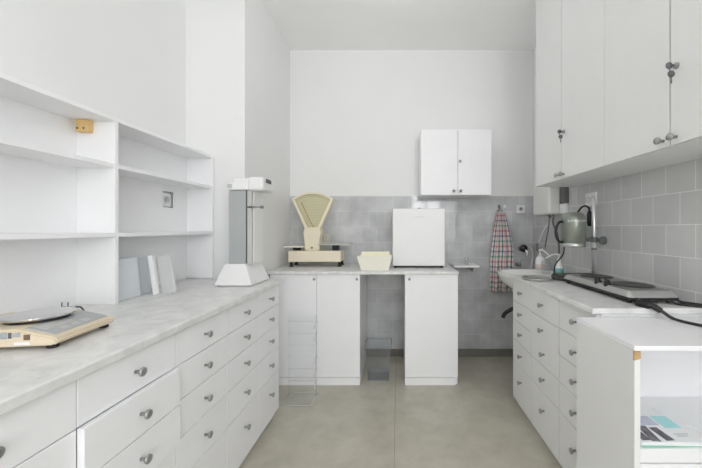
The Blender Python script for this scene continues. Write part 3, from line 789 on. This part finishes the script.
# cords from the near end
obj('power_cord', tub([(-.08, -.282, .018), (-.098, -.315, .012), (-.096, -.345, .012), (-.085, -.368, .014), (-.062, -.392, -.004), (-.035, -.42, -.027), (.0, -.50, -.0292), (.06, -.60, -.0292), (.12, -.655, -.0292)],
    [.011, .015, .016, .012, .0065, .0055, .0055, .0055, .0055], n=8), 'black', t)
obj('side_cord', tub([(.09, -.28, .018), (.12, -.283, .008), (.145, -.30, .006), (.17, -.33, .006), (.178, -.35, .006)], .0055), 'black', t)
obj('side_cord', tub([(.05, -.283, .018), (.075, -.305, .008), (.11, -.33, .006), (.14, -.348, .006), (.17, -.352, .006)], .0055), 'black', t)

o = obj('metal_dish', lath([(0, .001), (.082, .001), (.088, .006), (.092, .013), (.090, .014), (.084, .008), (.078, .005), (0, .0045)], 44), 'hotl', None, (.902, 2.045, .912))
tag(o, 'shallow round metal dish on the far end of the right worktop', 'dish')

# ------------------------------------------------------------------ low open cabinet
LX0, LX1, LY0, LY1, LT = .734, XR-.008, .978, 1.296, .877
t = thing('open_cabinet', 'low white open-fronted cabinet with a chipped corner in the right foreground', 'cabinet', (LX0, LY0, 0))
def lb(x0, x1, y0, y1, z0, z1, **k): return box(x0-LX0, x1-LX0, y0-LY0, y1-LY0, z0, z1, **k)
obj('top_board', lb(LX0, LX1, LY0, LY1, LT-.016, LT, bev=.001), 'lam', t)
obj('side_panel', lb(LX0, LX0+.019, LY0, LY1, 0, LT-.0165, bev=.001), 'lamr', t)
obj('side_panel', lb(LX1-.019, LX1, LY0, LY1, 0, LT-.0165, bev=.001), 'lam', t)
obj('back_panel', lb(LX0+.0195, LX1-.0195, LY1-.008, LY1, .06, LT-.0165), 'lam', t)
obj('shelf', lb(LX0+.0195, LX1-.0195, LY0+.004, LY1-.0085, .511, .555, bev=.001), 'lam', t)
obj('drawer', lb(LX0+.0195, LX1-.0195, LY0+.002, LY1-.0085, .30, .507, bev=.002), 'lam', t)
obj('bottom_board', lb(LX0+.0195, LX1-.0195, LY0+.004, LY1-.0085, .06, .078), 'lam', t)
bm = bmesh.new(); prism(bm, [(-.0012, .832), (.0188, .8375), (.0188, .8605), (-.0012, .8605)], -.0015, .004, 'Y')
obj('chipped_corner', bm, 'chip', t, label='brown raw chipboard showing at the corner')

# magazines on the shelf
def mag(label, x, y, z, w_, d_, h, rz, m, pats=()):
    t = thing('magazine', label, 'magazine', (x, y, z), math.radians(rz), 'magazines in the open cabinet')
    bm = box(-w_/2, w_/2, -d_/2, d_/2, 0, h, bev=.001); obj('pages', bm, m, t)
    for nm, a, mm in pats:
        bm = bmesh.new(); bx(bm, a[0], a[1], a[2], a[3], h, h+.0006)
        if len(a) > 4: bmesh.ops.rotate(bm, verts=bm.verts, cent=((a[0]+a[1])/2, (a[2]+a[3])/2, 0), matrix=Matrix.Rotation(math.radians(a[4]), 3, 'Z'))
        obj(nm, bm, mm, t)
mag('green-edged magazine at the bottom of the pile in the open cabinet', .871, 1.060, .5555, .212, .148, .003, 2, 'mint')
mag('white magazine in the middle of the pile in the open cabinet', .872, 1.066, .559, .212, .155, .006, -1, 'wpaper')
mag('open white magazine with dark photos and teal block, topmost of the pile', .872, 1.068, .5656, .212, .158, .004, 0, 'wpaper',
    [('photo', (-.098, -.070, -.068, .020, 4), 'print'), ('photo', (-.064, -.036, -.074, .006, -7), 'print'), ('photo', (-.024, .004, -.070, -.004, 5), 'print'),
     ('photo', (-.098, -.058, .032, .07), 'lilac'), ('photo', (-.05, .02, .008, .06), 'lilac'), ('colour_block', (.028, .084, -.008, .060), 'teal'),
     ('text_block', (.030, .075, -.04, -.037), 'sticker'), ('text_block', (.030, .065, -.05, -.047), 'sticker')])
o = obj('envelope', box(-.06, .06, -.1, .1, 0, .003), 'wpaper', None, (1.06, 1.13, .5552)); o.rotation_euler = (0, 0, math.radians(20))
tag(o, 'pale envelope lying right of the magazines in the open cabinet', 'envelope')
